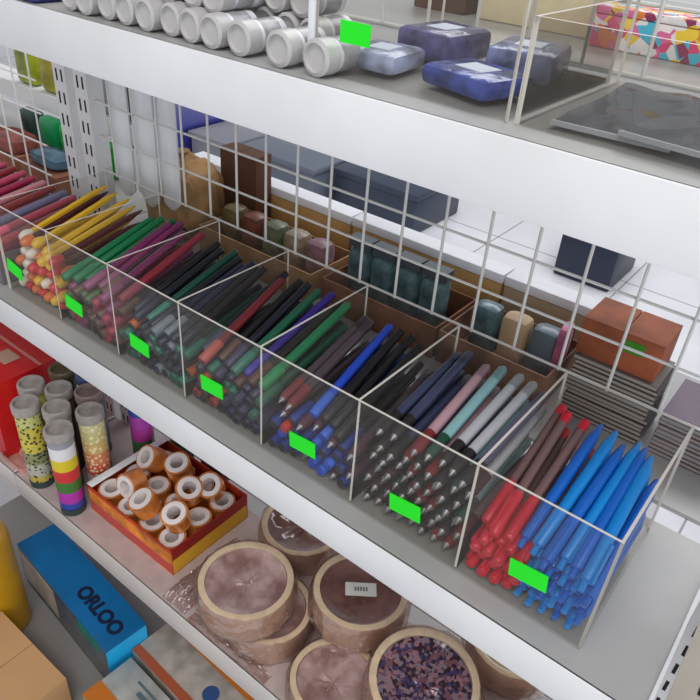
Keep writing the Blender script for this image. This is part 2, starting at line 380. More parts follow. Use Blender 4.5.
# chooser, layers, pens per layer, front pitch, back pitch, front y
bins = [(chooser_1, 5, 9, .0108, .0215), (chooser_2, 7, 8, .0120, .0152), (chooser_3, 5, 8, .0118, .0220), (chooser_4, 5, 8, .0125, .0240),
        (chooser_5, 5, 8, .0125, .0225), (chooser_6, 5, 8, .0135, .0240), (chooser_7, 5, 7, .0155, .0235)]
for bi, (ch, nl, nx, pf, pb) in enumerate(bins):
    xr = -bi * W - .0025 - .0062; xl = -(bi + 1) * W + .0025 + .0062
    pitch = (xr - xl - .004) / (nx - .5)
    for k in range(nl):
        lay = U(-.003, .003)
        for i in range(nx):
            if k == nl - 1 and R() < .1: continue
            x = xl + .001 + pitch * (i + (.5 if k % 2 else 0)) + U(-.0006, .0006) + .001
            u = (x - xl) / (xr - xl)
            key, desc = ch(u, k, nl)
            y0 = .0065 + (U(0, .012) if k else U(0, .004)) + (.004 if key[0] in ('click', 'topper') else 0)
            if k == nl - 1: y0 += U(0, .012)
            zf = .0092 + k * pf + U(-.0003, .0003); zb = .0092 + k * pb + U(0, .001)
            xb = min(max(x + lay + .007 * math.sin(u * 5 + bi * 1.7 + k * 1.3) + U(-.0008, .0008), xl), xr)
            if k == nl - 1: zb += U(0, .007)
            y1 = y0 + .1435
            if y1 > .1685: y0 -= y1 - .1685; y1 = .1685
            where = ('on top' if k == nl - 1 else 'at the bottom' if k == 0 else 'inside the pile')
            label = '%s %s in %s' % (desc, where, names_pos[bi])
            place_pen(key, (x, y0, zf), (xb, y1, zb), label, '%s %s in the %s' % (desc.split(' with ')[0] + 's', where, names_pos[bi]))

# loose pens and packets at the far left end, beyond the tray
lp = [((150, 34, 70), 'crimson'), ((110, 110, 150), 'greyish blue'), ((176, 60, 90), 'rose red'), ((60, 40, 70), 'dark plum'), ((190, 120, 130), 'dusty pink'), ((130, 30, 40), 'dark red')]
left_box = thing('carton_tray', 'shallow grey carton of loose red and blue pens left of the clear tray', 'tray', (-1.0, .085, .0005))
gcard = mat('grey_card', (120, 112, 118), .8)
MB().box(-.155, .155, -.085, .085, 0, .003, gcard).build('bottom_panel', left_box)
for (a0, a1, b0, b1) in ((-.155, .155, -.085, -.082), (-.155, .155, .082, .085), (-.155, -.152, -.0818, .0818), (.152, .155, -.0818, .0818)):
    MB().box(a0, a1, b0, b1, .0031, .045, gcard).build('side_panel', left_box)
for k in range(4):
    for i in range(11):
        c, cn = random.choice(lp); x = -1.14 + .0268 * i + (.012 if k % 2 else 0)
        place_pen(('stick', c, tuple(min(255, int(v * 1.25) + 20) for v in c), .0062), (x, .012, .0105 + k * .0145), (x + U(-.002, .002), .155, .0105 + k * .0215), '%s stick pen %s in the grey carton left of the clear tray' % (cn, 'on top' if k == 3 else 'lower down'), '%s pens %s in the grey carton' % (cn, 'on top' if k == 3 else 'lower down'))

# ================================================================ behind the grid, on the pen shelf
def carton(name, label, x0, x1, y0, y1, z0, z1, m, lidm=None, cat='box', tape=None):
    r = thing(name, label, cat, ((x0 + x1) / 2, (y0 + y1) / 2, z0)); hx = (x1 - x0) / 2; hy = (y1 - y0) / 2; h = z1 - z0
    lid = lidm or m
    MB().box(-hx, hx, -hy, hy, 0, h * .8 if lidm else h - .002, m, bev=.0008).build('body', r)
    if lidm: MB().box(-hx - .001, hx + .001, -hy - .001, hy + .001, h * .82, h, lid, bev=.0008).build('lid', r)
    else:
        MB().box(-hx, -.0006, -hy, hy, h - .002, h, lid).build('flap', r); MB().box(.0006, hx, -hy, hy, h - .002, h, lid).build('flap', r)
    if tape: MB().box(-.02, .02, -hy - .0006, hy + .0006, h, h + .0006, tape).build('tape', r)
    return r
teal = mat('teal_grey_film', (96, 122, 128), .25, noise=.3, nscale=50)
# kraft display tray of teal packs
def display_tray(label, x0, x1, y0, y1, h, m):
    r = thing('display_tray', label, 'tray', ((x0 + x1) / 2, (y0 + y1) / 2, .0005)); hx = (x1 - x0) / 2; hy = (y1 - y0) / 2
    MB().box(-hx, hx, -hy, hy, 0, .002, m).build('bottom_panel', r)
    MB().box(-hx, hx, -hy, -hy + .002, .002, h, m).build('front_panel', r); MB().box(-hx, hx, hy - .002, hy, .002, h, m).build('back_panel', r)
    for s in (-1, 1): MB().box(min(s * hx, s * (hx - .002)), max(s * hx, s * (hx - .002)), -hy + .002, hy - .002, .002, h, m).build('side_panel', r)
    return r
display_tray('shallow brown cardboard tray of teal packets behind the wire grid', -.50, -.315, .268, .37, .045, brown_card)
display_tray('shallow brown cardboard tray right of the tray of teal packets', -.31, -.165, .268, .37, .045, mat('beige_card', (150, 108, 84), .8, noise=.35, nscale=18))
display_tray('left brown cardboard tray of mixed packets behind the wire grid', -.74, -.515, .262, .36, .045, mat('light_brown_card', (170, 130, 88), .8, noise=.15, nscale=18))
def packet(label, x, y, z, wd, hgt, th, m, lean=0, rz=0, hdr=None, group=None):
    r = thing('packet', label, 'packet', (x, y, z), (lean, 0, rz), group)
    MB().lathe([(0, 0)], m, 4) if False else None
    b = MB(); b.box(-wd / 2, wd / 2, -th / 2, th / 2, 0, hgt, m, bev=th * .35); b.build('pouch', r)
    if hdr: MB().box(-wd / 2, wd / 2, -th * .3, th * .3, hgt + .0002, hgt + .014, hdr).build('header_card', r)
    return r
for i, x in enumerate((-.475, -.435, -.395, -.355)):
    packet('teal grey film packet in the brown tray, %s' % ('leftmost of four', 'second from its left', 'second from its right', 'rightmost of four')[i], x, .325, .003, .037, .078, .03, teal, hdr=mat('header_dark', (70, 78, 84), .5), group='teal packets in the brown tray')
for i, x in enumerate((-.275, -.235, -.195)):
    packet(('slate grey packet', 'beige paper packet', 'bluish grey packet')[i] + ' in the beige brown tray behind the grid', x, .325, .003, .037, .072, .03, (teal, mat('beige_paper', (196, 168, 134), .7), mat('blue_grey_film', (104, 118, 128), .3))[i])
mixed = [((110, 96, 60), 'olive'), ((126, 70, 56), 'brick red'), ((108, 116, 90), 'sage green'), ((160, 144, 120), 'tan'), ((150, 110, 120), 'dusty pink')]
for i, (c, n) in enumerate(mixed):
    packet('%s packet in the left brown tray behind the grid' % n, -.715 + i * .043, .315, .003, .038, .068, .035, mat('film_' + n.replace(' ', '_'), c, .4, noise=.25, nscale=60))
# low tan long cartons with white lids
WH = mat('white_lid', (238, 238, 244), .5)
carton('long_carton', 'long low kraft carton with white lid behind the grid, left one', -.92, -.56, .405, .435, .0005, .075, mat('tan_card', (196, 154, 96), .75, noise=.05), WH)
carton('long_carton', 'long low kraft carton with white lid behind the grid, middle one', -.555, -.30, .405, .435, .0005, .075, mat('tan_card', (196, 154, 96), .75), WH)
carton('long_carton', 'shorter beige carton with white lid behind the grid, right one', -.295, -.17, .405, .435, .0005, .075, mat('pale_tan_card', (178, 156, 128), .75), WH)
# orange brown carton with green tag and the notebook stack
ob = carton('carton', 'orange brown carton with green tag lying on the notebook stack', -.150, -.062, .290, .350, .0795, .125, mat('orange_brown_card', (170, 92, 58), .7, noise=.18, nscale=22))
MB().box(.004, .026, -.0310, -.0301, .024, .038, mat('green_sticker', (70, 150, 40), .6)).build('green_sticker', ob)
for k in range(14):
    dark = k % 2
    cc = ((58, 52, 52), (110, 100, 96), (46, 40, 44), (120, 112, 108), (62, 50, 50))[k % 5]
    nbk = thing('notebook', '', 'notebook', (-.100 + U(-.002, .002), .318 + U(-.001, .001), .0006 + k * .0056), (0, 0, U(-.01, .01)), 'stacked notebooks behind the blue pens')
    nbk['label'] = 'thin dark notebook in the stack behind the blue pens, ' + ('topmost' if k == 13 else 'bottom one' if k == 0 else 'number %d up from the shelf' % (k + 1))
    MB().box(-.046, .046, -.032, .032, .0008, .0044, mat('paper_edge', (176, 166, 156), .8)).build('pages', nbk)
    cm = mat('cover_%d' % (k % 5), cc, .5)
    MB().box(-.0465, .0465, -.0325, .0325, 0, .0008, cm).box(-.0465, .0465, -.0325, .0325, .0044, .0052, cm).build('cover', nbk)
# second lot right of it
for k in range(10):
    nbk = thing('notebook', '', 'notebook', (.004, .325, .0006 + k * .0056), (0, 0, U(-.02, .02)), 'stacked pale notebooks right of the dark ones')
    nbk['label'] = 'mauve grey notebook in the stack at right edge, ' + ('topmost' if k == 9 else 'bottom one' if k == 0 else 'number %d up from the shelf' % (k + 1))
    MB().box(-.045, .03, -.04, .04, .0008, .0044, mat('paper_edge', (176, 166, 156), .8)).build('pages', nbk)
    cm = mat('cover_b%d' % (k % 3), ((112, 92, 110), (90, 70, 74), (130, 138, 158))[k % 3], .5)
    MB().box(-.0455, .0305, -.0405, .0405, 0, .0008, cm).box(-.0455, .0305, -.0405, .0405, .0044, .0052, cm).build('cover', nbk)
pk = mat('pink_film', (205, 110, 150), .4, noise=.2)
packet('pink packet beside the orange brown carton behind the grid', -.174, .325, .003, .012, .085, .03, pk)
# big tan crumpled kraft bags at the left behind the grid
def bag(name, label, x, y, z, sx, sy, sz, m, seed=1, cat='bag', neck=True):
    r = thing(name, label, cat, (x, y, z)); rnd = random.Random(seed); b = MB(); bm = b.bm
    bmesh.ops.create_icosphere(bm, subdivisions=4, radius=1)
    for v in bm.verts:
        p = v.co; q = Vector([math.copysign(abs(c) ** .6, c) for c in p])
        f = 1 + .06 * math.sin(p.x * 9 + seed) * math.cos(p.z * 7 + seed * 2) + .03 * math.sin(p.y * 17 + p.z * 13 + seed) + .015 * rnd.uniform(-1, 1)
        top = 1 - .35 * max(0, p.z) ** 2
        v.co = Vector((q.x * sx / 2 * f * top, q.y * sy / 2 * f * top, max(0, (q.z * f + 1)) * sz / 2))
    i = b.mi(m)
    for f in bm.faces: f.material_index = i; f.smooth = True
    b.build('bag_body', r)
    if neck: MB().lathe([(sx * .1, sz * .96), (sx * .06, sz * 1.0), (sx * .13, sz * 1.06)], m, 10).build('gathered_neck', r)
    return r
bag('paper_bag', 'crumpled kraft paper bag behind the grid beside the white packs', -.815, .30, .001, .10, .11, .125, mat('crumpled_kraft', (178, 136, 88), .8, noise=.2, nscale=20, bump=.5), 3)
carton('carton', 'small dark brown carton behind the kraft paper bag', -.80, -.72, .395 - .03, .40, .0005, .13, mat('dark_brown_card', (92, 58, 40), .8))

# hanging white plastic packs left of the kraft bag
wp = clear('milky_white_plastic', tint=(235, 240, 245), haze=.96, gloss=.08, rough=.25, bump=.4, nscale=25, hazecol=(246, 249, 252))
for i, (x, y) in enumerate(((-.852, .222), (-.824, .236), (-.796, .222), (-.766, .236))):
    r = thing('hanging_pack', 'milky white plastic pack hanging on the grid, ' + ('leftmost of four', 'second from left', 'third from left', 'rightmost of four')[i], 'pack', (x, y, .07), group='milky white packs hanging at the left')
    b = MB(); b.lathe([(.006, 0), (.017, .01), (.0185, .06), (.018, .14), (.016, .22), (.008, .232)], wp, 12, mx=Matrix.Diagonal((1, .5, 1, 1))); b.build('pouch', r)
    MB().box(-.012, .012, -.0008, .0008, .2335, .25, mat('white_card', (235, 238, 242), .6)).build('header_card', r)
    MB().tube((0, -.001, .244), (0, gy - y + .003, .252), .0012, wire_mat, 6).build('hook', r)

# left bay: cartons, green and yellow packs, white price rail
lb = [('carton', 'brown carton on the left bay shelf, nearest the uprights', -1.17, -1.06, .225, .31, .0005, .036, mat('reddish_brown_card', (138, 86, 62), .8)),
      ('carton', 'brown carton on the left bay shelf, further from the uprights', -1.32, -1.19, .225, .31, .0005, .036, brown_card),
      ('carton', 'brown carton at the left edge of the picture behind the grid', -1.50, -1.34, .225, .31, .0005, .036, brown_card)]
for a in lb: carton(*a)
gr = mat('green_pack_film', (30, 170, 50), .3, noise=.4, nscale=25); yg = mat('yellow_green_film', (150, 160, 30), .35, noise=.3, nscale=20)
gd = mat('dark_green_film', (30, 70, 60), .35, noise=.4, nscale=30)
for i, (x, m, n) in enumerate(((-1.09, gr, 'bright green'), (-1.145, gr, 'grass green'), (-1.205, mat('leaf_green_film', (50, 200, 60), .3, noise=.3, nscale=25), 'leaf green'), (-1.275, mat('teal_film', (20, 150, 90), .3), 'teal green'), (-1.345, gd, 'deep bottle green'))):
    packet('%s packet standing behind brown cartons in the left bay' % n, x, .36, .0006, .060, .066, .03, m)
pr = thing('upper_ledge', 'narrow white ledge above the green packets in the left bay', 'shelf', (-1.4, .40, .07))
MB().box(-.45, .36, -.012, .06, 0, .02, white_paint).build('ledge_plate', pr); MB().box(-.45, .36, -.016, -.012, -.008, .026, white_paint).build('ledge_lip', pr)
for i, (x, m, n) in enumerate(((-1.10, gd, 'dark green'), (-1.17, mat('grey_film', (140, 142, 150), .4), 'grey'), (-1.25, yg, 'olive yellow'), (-1.34, mat('mustard_film', (160, 150, 20), .4, noise=.2), 'mustard yellow'), (-1.43, yg, 'yellow green'))):
    packet('%s packet standing on the white ledge of the left bay' % n, x, .42, .0905, .065, .07, .03, m)
packet('blue and grey packet leaning at the left edge beyond the pens', -1.12, .262, .037, .09, .022, .05, mat('blue_grey_pack', (78, 110, 130), .4, noise=.3))
packet('dull red packet lying at the left edge beyond the pens', -1.25, .262, .037, .10, .022, .06, mat('dull_red_pack', (138, 74, 66), .5, noise=.3))

# crates standing on the far floor
def crate(label, x0, x1, y0, y1, h, m):
    r = thing('storage_crate', label, 'crate', ((x0 + x1) / 2, (y0 + y1) / 2, -.82)); hx = (x1 - x0) / 2; hy = (y1 - y0) / 2
    MB().box(-hx, hx, -hy, hy, 0, h - .03, m, bev=.01).build('body', r)
    MB().box(-hx - .012, hx + .012, -hy - .012, hy + .012, h - .03, h, m, bev=.008).build('lid', r)
crate('dark navy storage crate on the far floor, seen at the upper right', -.86, -.62, 2.25, 2.55, .22, mat('navy_plastic', (30, 40, 62), .4))
crate('dark slate storage crate on the far floor, right end of the row', -1.92, -1.47, 2.1, 2.5, .2, mat('slate_plastic', (52, 62, 80), .4))
crate('blue grey storage crate on the far floor beside the slate one', -2.42, -1.97, 2.0, 2.4, .2, mat('blue_grey_plastic', (104, 112, 126), .4))
crate('light grey storage crate on the far floor in the middle of the row', -2.74, -2.47, 1.95, 2.4, .2, mat('light_grey_plastic', (134, 136, 146), .4))
crate('indigo storage crate on the far floor at the left of the row', -3.3, -2.78, 1.9, 2.3, .22, mat('indigo_plastic', (58, 60, 140), .4))

# ================================================================ top shelf
ZT = .387
silver = mat('silver_grey_tube', (170, 168, 172), .3, noise=.15, nscale=80)
lidm = mat('frosted_lid', (190, 187, 186), .35); tubef = mat('white_label', (226, 228, 236), .4)
rr = .0125
tb = [(x, y0, 0) for x, y0 in ((-.292, -.014), (-.326, -.014), (-.366, -.014))] + [(-.394 - i * .0262, -.014 + .002 * (i % 3), 0) for i in range(8)]
tb += [(-.404 - i * .0262, -.002 + .002 * (i % 2), 1) for i in range(7)] + [(-.418 - i * .0262, .001, 2) for i in range(5)]
tb += [(-.345 - i * .0262, .043 + .002 * (i % 3), 0) for i in range(9)] + [(-.358 - i * .0262, .045, 1) for i in range(8)]
t0 = None
for i, (x, y, lv) in enumerate(tb):
    if t0 is None:
        t0 = thing('glitter_tube', '', 'tube', group='small silver tubes heaped on the top shelf')
        MB().lathe([(0, .012), (rr * .93, .012), (rr * .93, .042), (0, .042)], tubef, 16, 'Y').build('tube_body', t0)
        MB().lathe([(0, .003), (rr * .72, .003), (rr * .78, 0), (rr, .0015), (rr, .014), (rr * .93, .0142)], lidm, 16, 'Y').build('lid', t0)
        MB().lathe([(rr * .935, .018), (rr * .945, .018), (rr * .945, .036), (rr * .935, .036)], silver, 16, 'Y').build('label_band', t0); o = t0
    else: o = copy_tree(t0)
    o.location = (x + U(-.001, .001), y + U(-.001, .001), ZT + rr + .0004 + lv * .0225); o.rotation_euler = (0, U(0, 6), U(-.03, .03))
    lvn = ('bottom row', 'second row', 'topmost row')[lv]
    o['label'] = 'small silver lidded tube in the %s of the heap on the top shelf' % lvn; o['group'] = 'silver tubes in the %s of the heap' % lvn
bag('plastic_bag', 'white plastic bag lying on the heap of silver tubes', -.46, .062, ZT + .0485, .12, .05, .03, mat('white_bag_film', (235, 236, 238), .4), 5)
nbk = thing('blue_folder', 'dark blue folder lying at the left end of the top shelf', 'folder', (-.72, .01, ZT + .0005)); 
MB().box(-.10, .10, -.03, .10, 0, .014, mat('navy_folder', (52, 52, 130), .4), bev=.003).build('cover', nbk); MB().box(-.098, .102, -.028, .098, .003, .011, mat('paper_edge', (176, 166, 156), .8)).build('pages', nbk)

# clear trays on the top shelf
def clear_tray(label, x0, x1, y0, y1, h, nd=1):
    r = thing('acrylic_tray', label, 'tray', (0, 0, ZT + .0004))
    pane('front_panel', x0, x1, y0, y0 + T, 0, h, r); pane('back_panel', x0, x1, y1 - T, y1, 0, h, r)
    pane('side_panel', x0, x0 + T, y0 + T + .0003, y1 - T - .0003, 0, h, r); pane('side_panel', x1 - T, x1, y0 + T + .0003, y1 - T - .0003, 0, h, r)
    pane('bottom_panel', x0 + T + .0003, x1 - T - .0003, y0 + T + .0003, y1 - T - .0003, 0, .0022, r)
    for k in range(1, nd): xx = x0 + (x1 - x0) * k / nd; pane('divider', xx, xx + T, y0 + T + .0003, y1 - T - .0003, .0026, h, r)
    return r
_ct = clear_tray('clear acrylic tray of blue packs on the top shelf', -.305, -.15, .0, .17, .085, 1)
MB().box(-.3078, -.3022, -.0026, -.0002, 0, .10, mat('white_card', (235, 238, 242), .6), bev=.0006).build('corner_strip', _ct)
clear_tray('clear acrylic tray of smoky sleeves at the right end of the top shelf', -.145, .05, .0, .17, .06, 1)
bluef = mat('blue_grey_wrap', (96, 104, 150), .25, noise=.45, nscale=28)
for i, (x, y, wd, dp, h, rz, c, n) in enumerate(((-.275, .045, .045, .05, .014, .1, (150, 156, 186), 'pale blue film pack'), (-.268, .115, .05, .06, .022, -.1, (88, 84, 130), 'violet blue film pack'),
        (-.195, .115, .05, .06, .022, .2, (110, 118, 160), 'greyish blue film pack'), (-.198, .045, .06, .05, .014, -.25, (56, 72, 150), 'deep blue film pack'))):
    r = thing('film_pack', n + ' in the clear tray on the top shelf', 'pack', (x, y, ZT + .003), (0, 0, rz))
    MB().box(-wd / 2, wd / 2, -dp / 2, dp / 2, 0, h, mat('wrap_%d' % i, c, .2, noise=.35, nscale=60, bump=.5), bev=.005).build('wrapping', r)
    MB().box(-wd * .2, wd * .2, -dp * .2, dp * .2, h, h + .0005, mat('pale_label', (206, 214, 232), .5)).build('label_sticker', r)
tg = copy_tree(pt0); tg.location = (-.268, -.0006, ZT + .031); tg.scale = (.75, 1, .75); tg.rotation_euler = (0, 0, 0); tg['label'] = 'green price tag on the clear tray on the top shelf'; del tg['group']
smoky = clear('smoky_sleeve', tint=(150, 155, 165), haze=.4, gloss=.25, rough=.06, bump=.5, nscale=14, hazecol=(150, 154, 166))
for i, (x, y, rz, n) in enumerate(((-.095, .085, .05, 'left'), (-.045, .08, -.08, 'middle'), (.0, .085, .1, 'right'))):
    r = thing('plastic_sleeve', 'smoky grey plastic sleeve lying in the right clear tray, %s one' % n, 'sleeve', (x, y, ZT + .0032 + i * .0035), (0, 0, rz))
    b = MB(); bm = b.bm; g = []
    for p in range(17):
        g.append([bm.verts.new(((p / 16 - .5) * .07, (q / 16 - .5) * .145, .0012 + .001 * math.sin(p * .7 + q * .45 + i))) for q in range(17)])
    for p in range(16):
        for q in range(16): bm.faces.new((g[p][q], g[p + 1][q], g[p + 1][q + 1], g[p][q + 1])).smooth = True
    bmesh.ops.solidify(bm, geom=bm.faces[:], thickness=.0008)
    b.mi(smoky); b.build('sleeve_sheet', r)
    MB().box(-.035, .035, -.074, -.0722, .0, .003, mat('grey_zip', (150, 152, 158), .4)).build('edge_strip', r)
# behind the top grid
carton('carton', 'cream carton on the top shelf behind the wire grid', -.36, -.235, .33, .44, ZT + .0005, ZT + .05, mat('cream_card', (236, 220, 180), .6, noise=.05))
carton('carton', 'dark brown carton left of the cream one on the top shelf', -.44, -.375, .33, .42, ZT + .0005, ZT + .055, mat('choc_card', (84, 52, 30), .7))
fw = confetti('floral_wrap', [(230, 60, 120), (240, 235, 235), (70, 190, 220), (250, 210, 50), (240, 130, 60), (235, 110, 170), (250, 240, 240), (150, 40, 90)], 120)
carton('gift_box', 'box in bright floral wrapping paper on the top shelf behind the grid', -.222, -.02, .30, .37, ZT + .0005, ZT + .035, fw, fw)

# ================================================================ lower shelf
ZB = -.385
def rb(name, label, x0, x1, y0, y1, z0, z1, m):
    return carton(name, label, x0, x1, y0, y1, z0, z1, m)
red = mat('red_gloss_card', (205, 24, 30), .3); redd = mat('dark_red_card', (150, 20, 26), .4)
r = rb('carton', 'bright red box behind the confetti tubes at the left edge', -1.16, -.955, -.01, .11, ZB + .0005, ZB + .155, red)
MB().box(.02, .06, -.01, .02, .1552, .1558, mat('pale_sticker', (190, 150, 130), .6)).build('label_sticker', r)
MB().box(-.102, .102, .028, .034, .1552, .1557, mat('pink_line', (210, 130, 120), .6)).build('printed_line', r)
shelf('steel_shelf', 'lower steel shelf of the bay left of the slotted uprights', -1.87, -.918, ZB, .046, mats['pinkish_shelf_paint'], mats['lower_lip_paint'])
# confetti tubes
def ctube(x, y, label, labmat, h=.17, cap=(168, 160, 156), lean=(0, 0)):
    r = thing('confetti_tube', label, 'tube', (x, y, ZB + .0005), (lean[0], lean[1], 0)); R0 = .0205
    MB().lathe([(0, 0), (R0 * .97, 0), (R0 * .97, .012), (0, .0125)], mat('dark_base', (48, 66, 66), .5), 22).build('base_cap', r)
    MB().lathe([(R0 * .93, .0125), (R0 * .95, .013), (R0 * .95, h - .018), (R0 * .93, h - .0175)], labmat, 22).build('printed_sleeve', r)
    MB().lathe([(R0, h - .0172), (R0 * 1.05, h - .016), (R0 * 1.05, h - .002), (R0 * .98, h), (R0 * .86, h), (R0 * .8, h - .007), (0, h - .007)], mat('grey_cap_%d' % cap[0], cap, .4, noise=.08, nscale=90), 22).build('top_cap', r)
ydots = stripes('yellow_dotted', [(214, 200, 84), (206, 206, 190), (150, 160, 110), (216, 200, 80), (206, 190, 70), (196, 196, 120)], scale=.155, dots=(70, 66, 58), dscale=150)
rain = stripes('rainbow_bands', [(54, 80, 190), (196, 60, 190), (70, 130, 60), (214, 56, 60), (224, 200, 40), (226, 224, 228), (150, 150, 160)], scale=.16, off=-.02)
multi = stripes('multicolour_dotted', [(130, 140, 130), (200, 190, 180), (214, 84, 70), (214, 130, 90), (206, 176, 110), (200, 190, 130), (206, 200, 150)], scale=.16, dots=(236, 220, 170), dscale=130)
bluem = stripes('blue_magenta_bands', [(40, 40, 60), (70, 130, 90), (196, 70, 170), (190, 80, 190), (70, 90, 180), (90, 130, 200)], scale=.16)
dk = mat('dark_brown_sleeve', (88, 66, 60), .4)
ctube(-.866, 0, 'confetti tube with yellow dotted sleeve, front left of the group', ydots)
ctube(-.776, -.001, 'confetti tube with rainbow bands, front right of the group', rain)
ctube(-.779, .056, 'confetti tube with pale orange dotted sleeve beside the roll box', multi)
ctube(-.822, .026, 'confetti tube between the yellow dotted and rainbow ones', stripes('silver_bands', [(90, 90, 100), (150, 150, 150), (120, 120, 124), (170, 160, 160)], scale=.16))
ctube(-.905, .034, 'confetti tube nearest the red box with yellow sleeve', stripes('yellow_plain', [(200, 190, 90), (180, 170, 80), (210, 200, 100)], scale=.16))
ctube(-.862, .056, 'confetti tube with brown sleeve in the second row', dk)
ctube(-.822, .083, 'confetti tube with mauve brown cap behind the pale orange one', mat('mauve_sleeve', (110, 84, 84), .4), cap=(150, 130, 124))
ctube(-.905, .09, 'confetti tube with olive brown top at the back left', mat('olive_sleeve', (96, 84, 50), .4), cap=(112, 100, 76))
ctube(-.738, .195, 'confetti tube with blue and magenta bands behind the roll box', bluem, cap=(84, 104, 150))
ctube(-.862, .112, 'confetti tube with steel blue cap in the back row', mat('steel_sleeve', (70, 90, 104), .4), cap=(84, 106, 120))
ctube(-.785, .15, 'confetti tube with blue and magenta bands left of the roll box', bluem, cap=(90, 110, 160), h=.15)
packet('dark pink and black packet behind the roll box', -.66, .205, ZB + .0005, .06, .085, .03, mat('pink_black_film', (110, 60, 76), .4, noise=.5, nscale=60))
packet('small black packet with white patch behind the roll box', -.70 + .0, .24, ZB + .0005, .05, .09, .025, mat('black_white_film', (46, 46, 48), .4, noise=.5, nscale=50))
pinkp = mat('pink_paper', (206, 150, 140), .7, noise=.1)
packet('pale pink sheet packet lying left of the confetti tubes', -.935, -.0005, ZB + .0005, .07, .004, .03, pinkp)

# roll display box
bx0, bx1, by0, by1 = -.752, -.552, .016, .172
om = mat('orange_card', (226, 134, 40), .5, noise=.3, nscale=30); rm = mat('red_orange_card', (196, 62, 34), .5, noise=.2, nscale=30); amber_in = mat('amber_card_inside', (190, 90, 44), .5)
rbx = thing('roll_display_box', 'open orange display box filled with small amber tape rolls', 'box', ((bx0 + bx1) / 2, (by0 + by1) / 2, ZB + .0005)); hx = .1; hy = .078; hh = .052
MB().box(-hx, hx, -hy, hy, 0, .002, om).build('bottom_panel', rbx)
front = MB(); front.box(-hx, hx, -hy, -hy + .002, .002, .022, mat('red_pink_card', (200, 70, 66), .5)); front.box(-hx, hx, -hy, -hy + .002, .022, hh - .006, om); front.box(-hx, hx, -hy, -hy + .002, hh - .006, hh, rm); front.build('front_panel', rbx)
MB().box(-hx, hx, hy - .002, hy, .002, hh, rm).build('back_panel', rbx)
q = MB(); q.box(hx - .002, hx, -hy + .002, hy - .002, .002, .03, mat('yellow_card', (232, 176, 40), .5)); q.box(hx - .002, hx, -hy + .002, hy - .002, .03, hh, mat('deep_red_card', (150, 30, 24), .5)); q.build('side_panel', rbx)
MB().box(-hx, -hx + .002, -hy + .002, hy - .002, .002, hh + .004, rm).build('side_panel', rbx)
fq = MB(); fq.box(-hx - .0015, -hx + .012, -hy, hy, hh + .0042, hh + .0065, mat('white_card', (235, 238, 242), .6), bev=.0008); tag(fq.build('folded_flap', rbx), 'white folded flap')
amber = mat('amber_tape', (214, 128, 60), .15, coat=.5, noise=.15, nscale=60); core = mat('white_core', (236, 226, 224), .5)
ro = .0215; r0_ = None
wherex = ['left', 'second', 'third', 'right']; wherey = ['front', 'middle', 'back']
for i in range(4):
    for j in range(3):
        x = bx0 + .0265 + i * .049; y = by0 + .0265 + j * .0505
        if r0_ is None:
            r0_ = thing('tape_roll', '', 'tape roll')
            MB().lathe([(ro * .86, 0), (ro, 0), (ro, .027), (ro * .86, .027)], amber, 24, closed=True).build('tape', r0_)
            MB().lathe([(ro * .5, -.001), (ro * .855, -.001), (ro * .855, .0285), (ro * .5, .0285)], core, 24, closed=True).build('core', r0_); o = r0_
        else: o = copy_tree(r0_)
        tl = (i, j) in ((0, 1), (2, 2), (3, 0), (1, 0))
        o.location = (x, y, ZB + .014 + U(.0, .008)); o.rotation_euler = (U(-.03, .08) if not tl else .1, U(-.04, .04), 0)
        o['label'] = 'amber tape roll in the display box, %s row, %s from the left' % (wherey[j], ('first', 'second', 'third', 'fourth')[i]); o['group'] = 'amber tape rolls in the display box'
# a second layer of a few loose rolls
for (x, y, rx, ry, n) in ((-.588, .062, .35, .1, 'leaning at the right front'), (-.640, .048, .35, -.2, 'lying tilted at the front'), (-.618, .108, .2, .35, 'lying tilted in the centre'), (-.668, .134, .3, .1, 'lying at the back'), (-.700, .075, 1.3, .3, 'standing on edge at the left'), (-.60, .142, .5, .3, 'leaning at the back right'), (-.715, .125, .8, -.2, 'leaning at the back left')):
    o = copy_tree(r0_); o.location = (x, y, ZB + .0555); o.rotation_euler = (rx, ry, 0); o['label'] = 'amber tape roll on top of the others, ' + n; o['group'] = 'amber tape rolls on top in the display box'

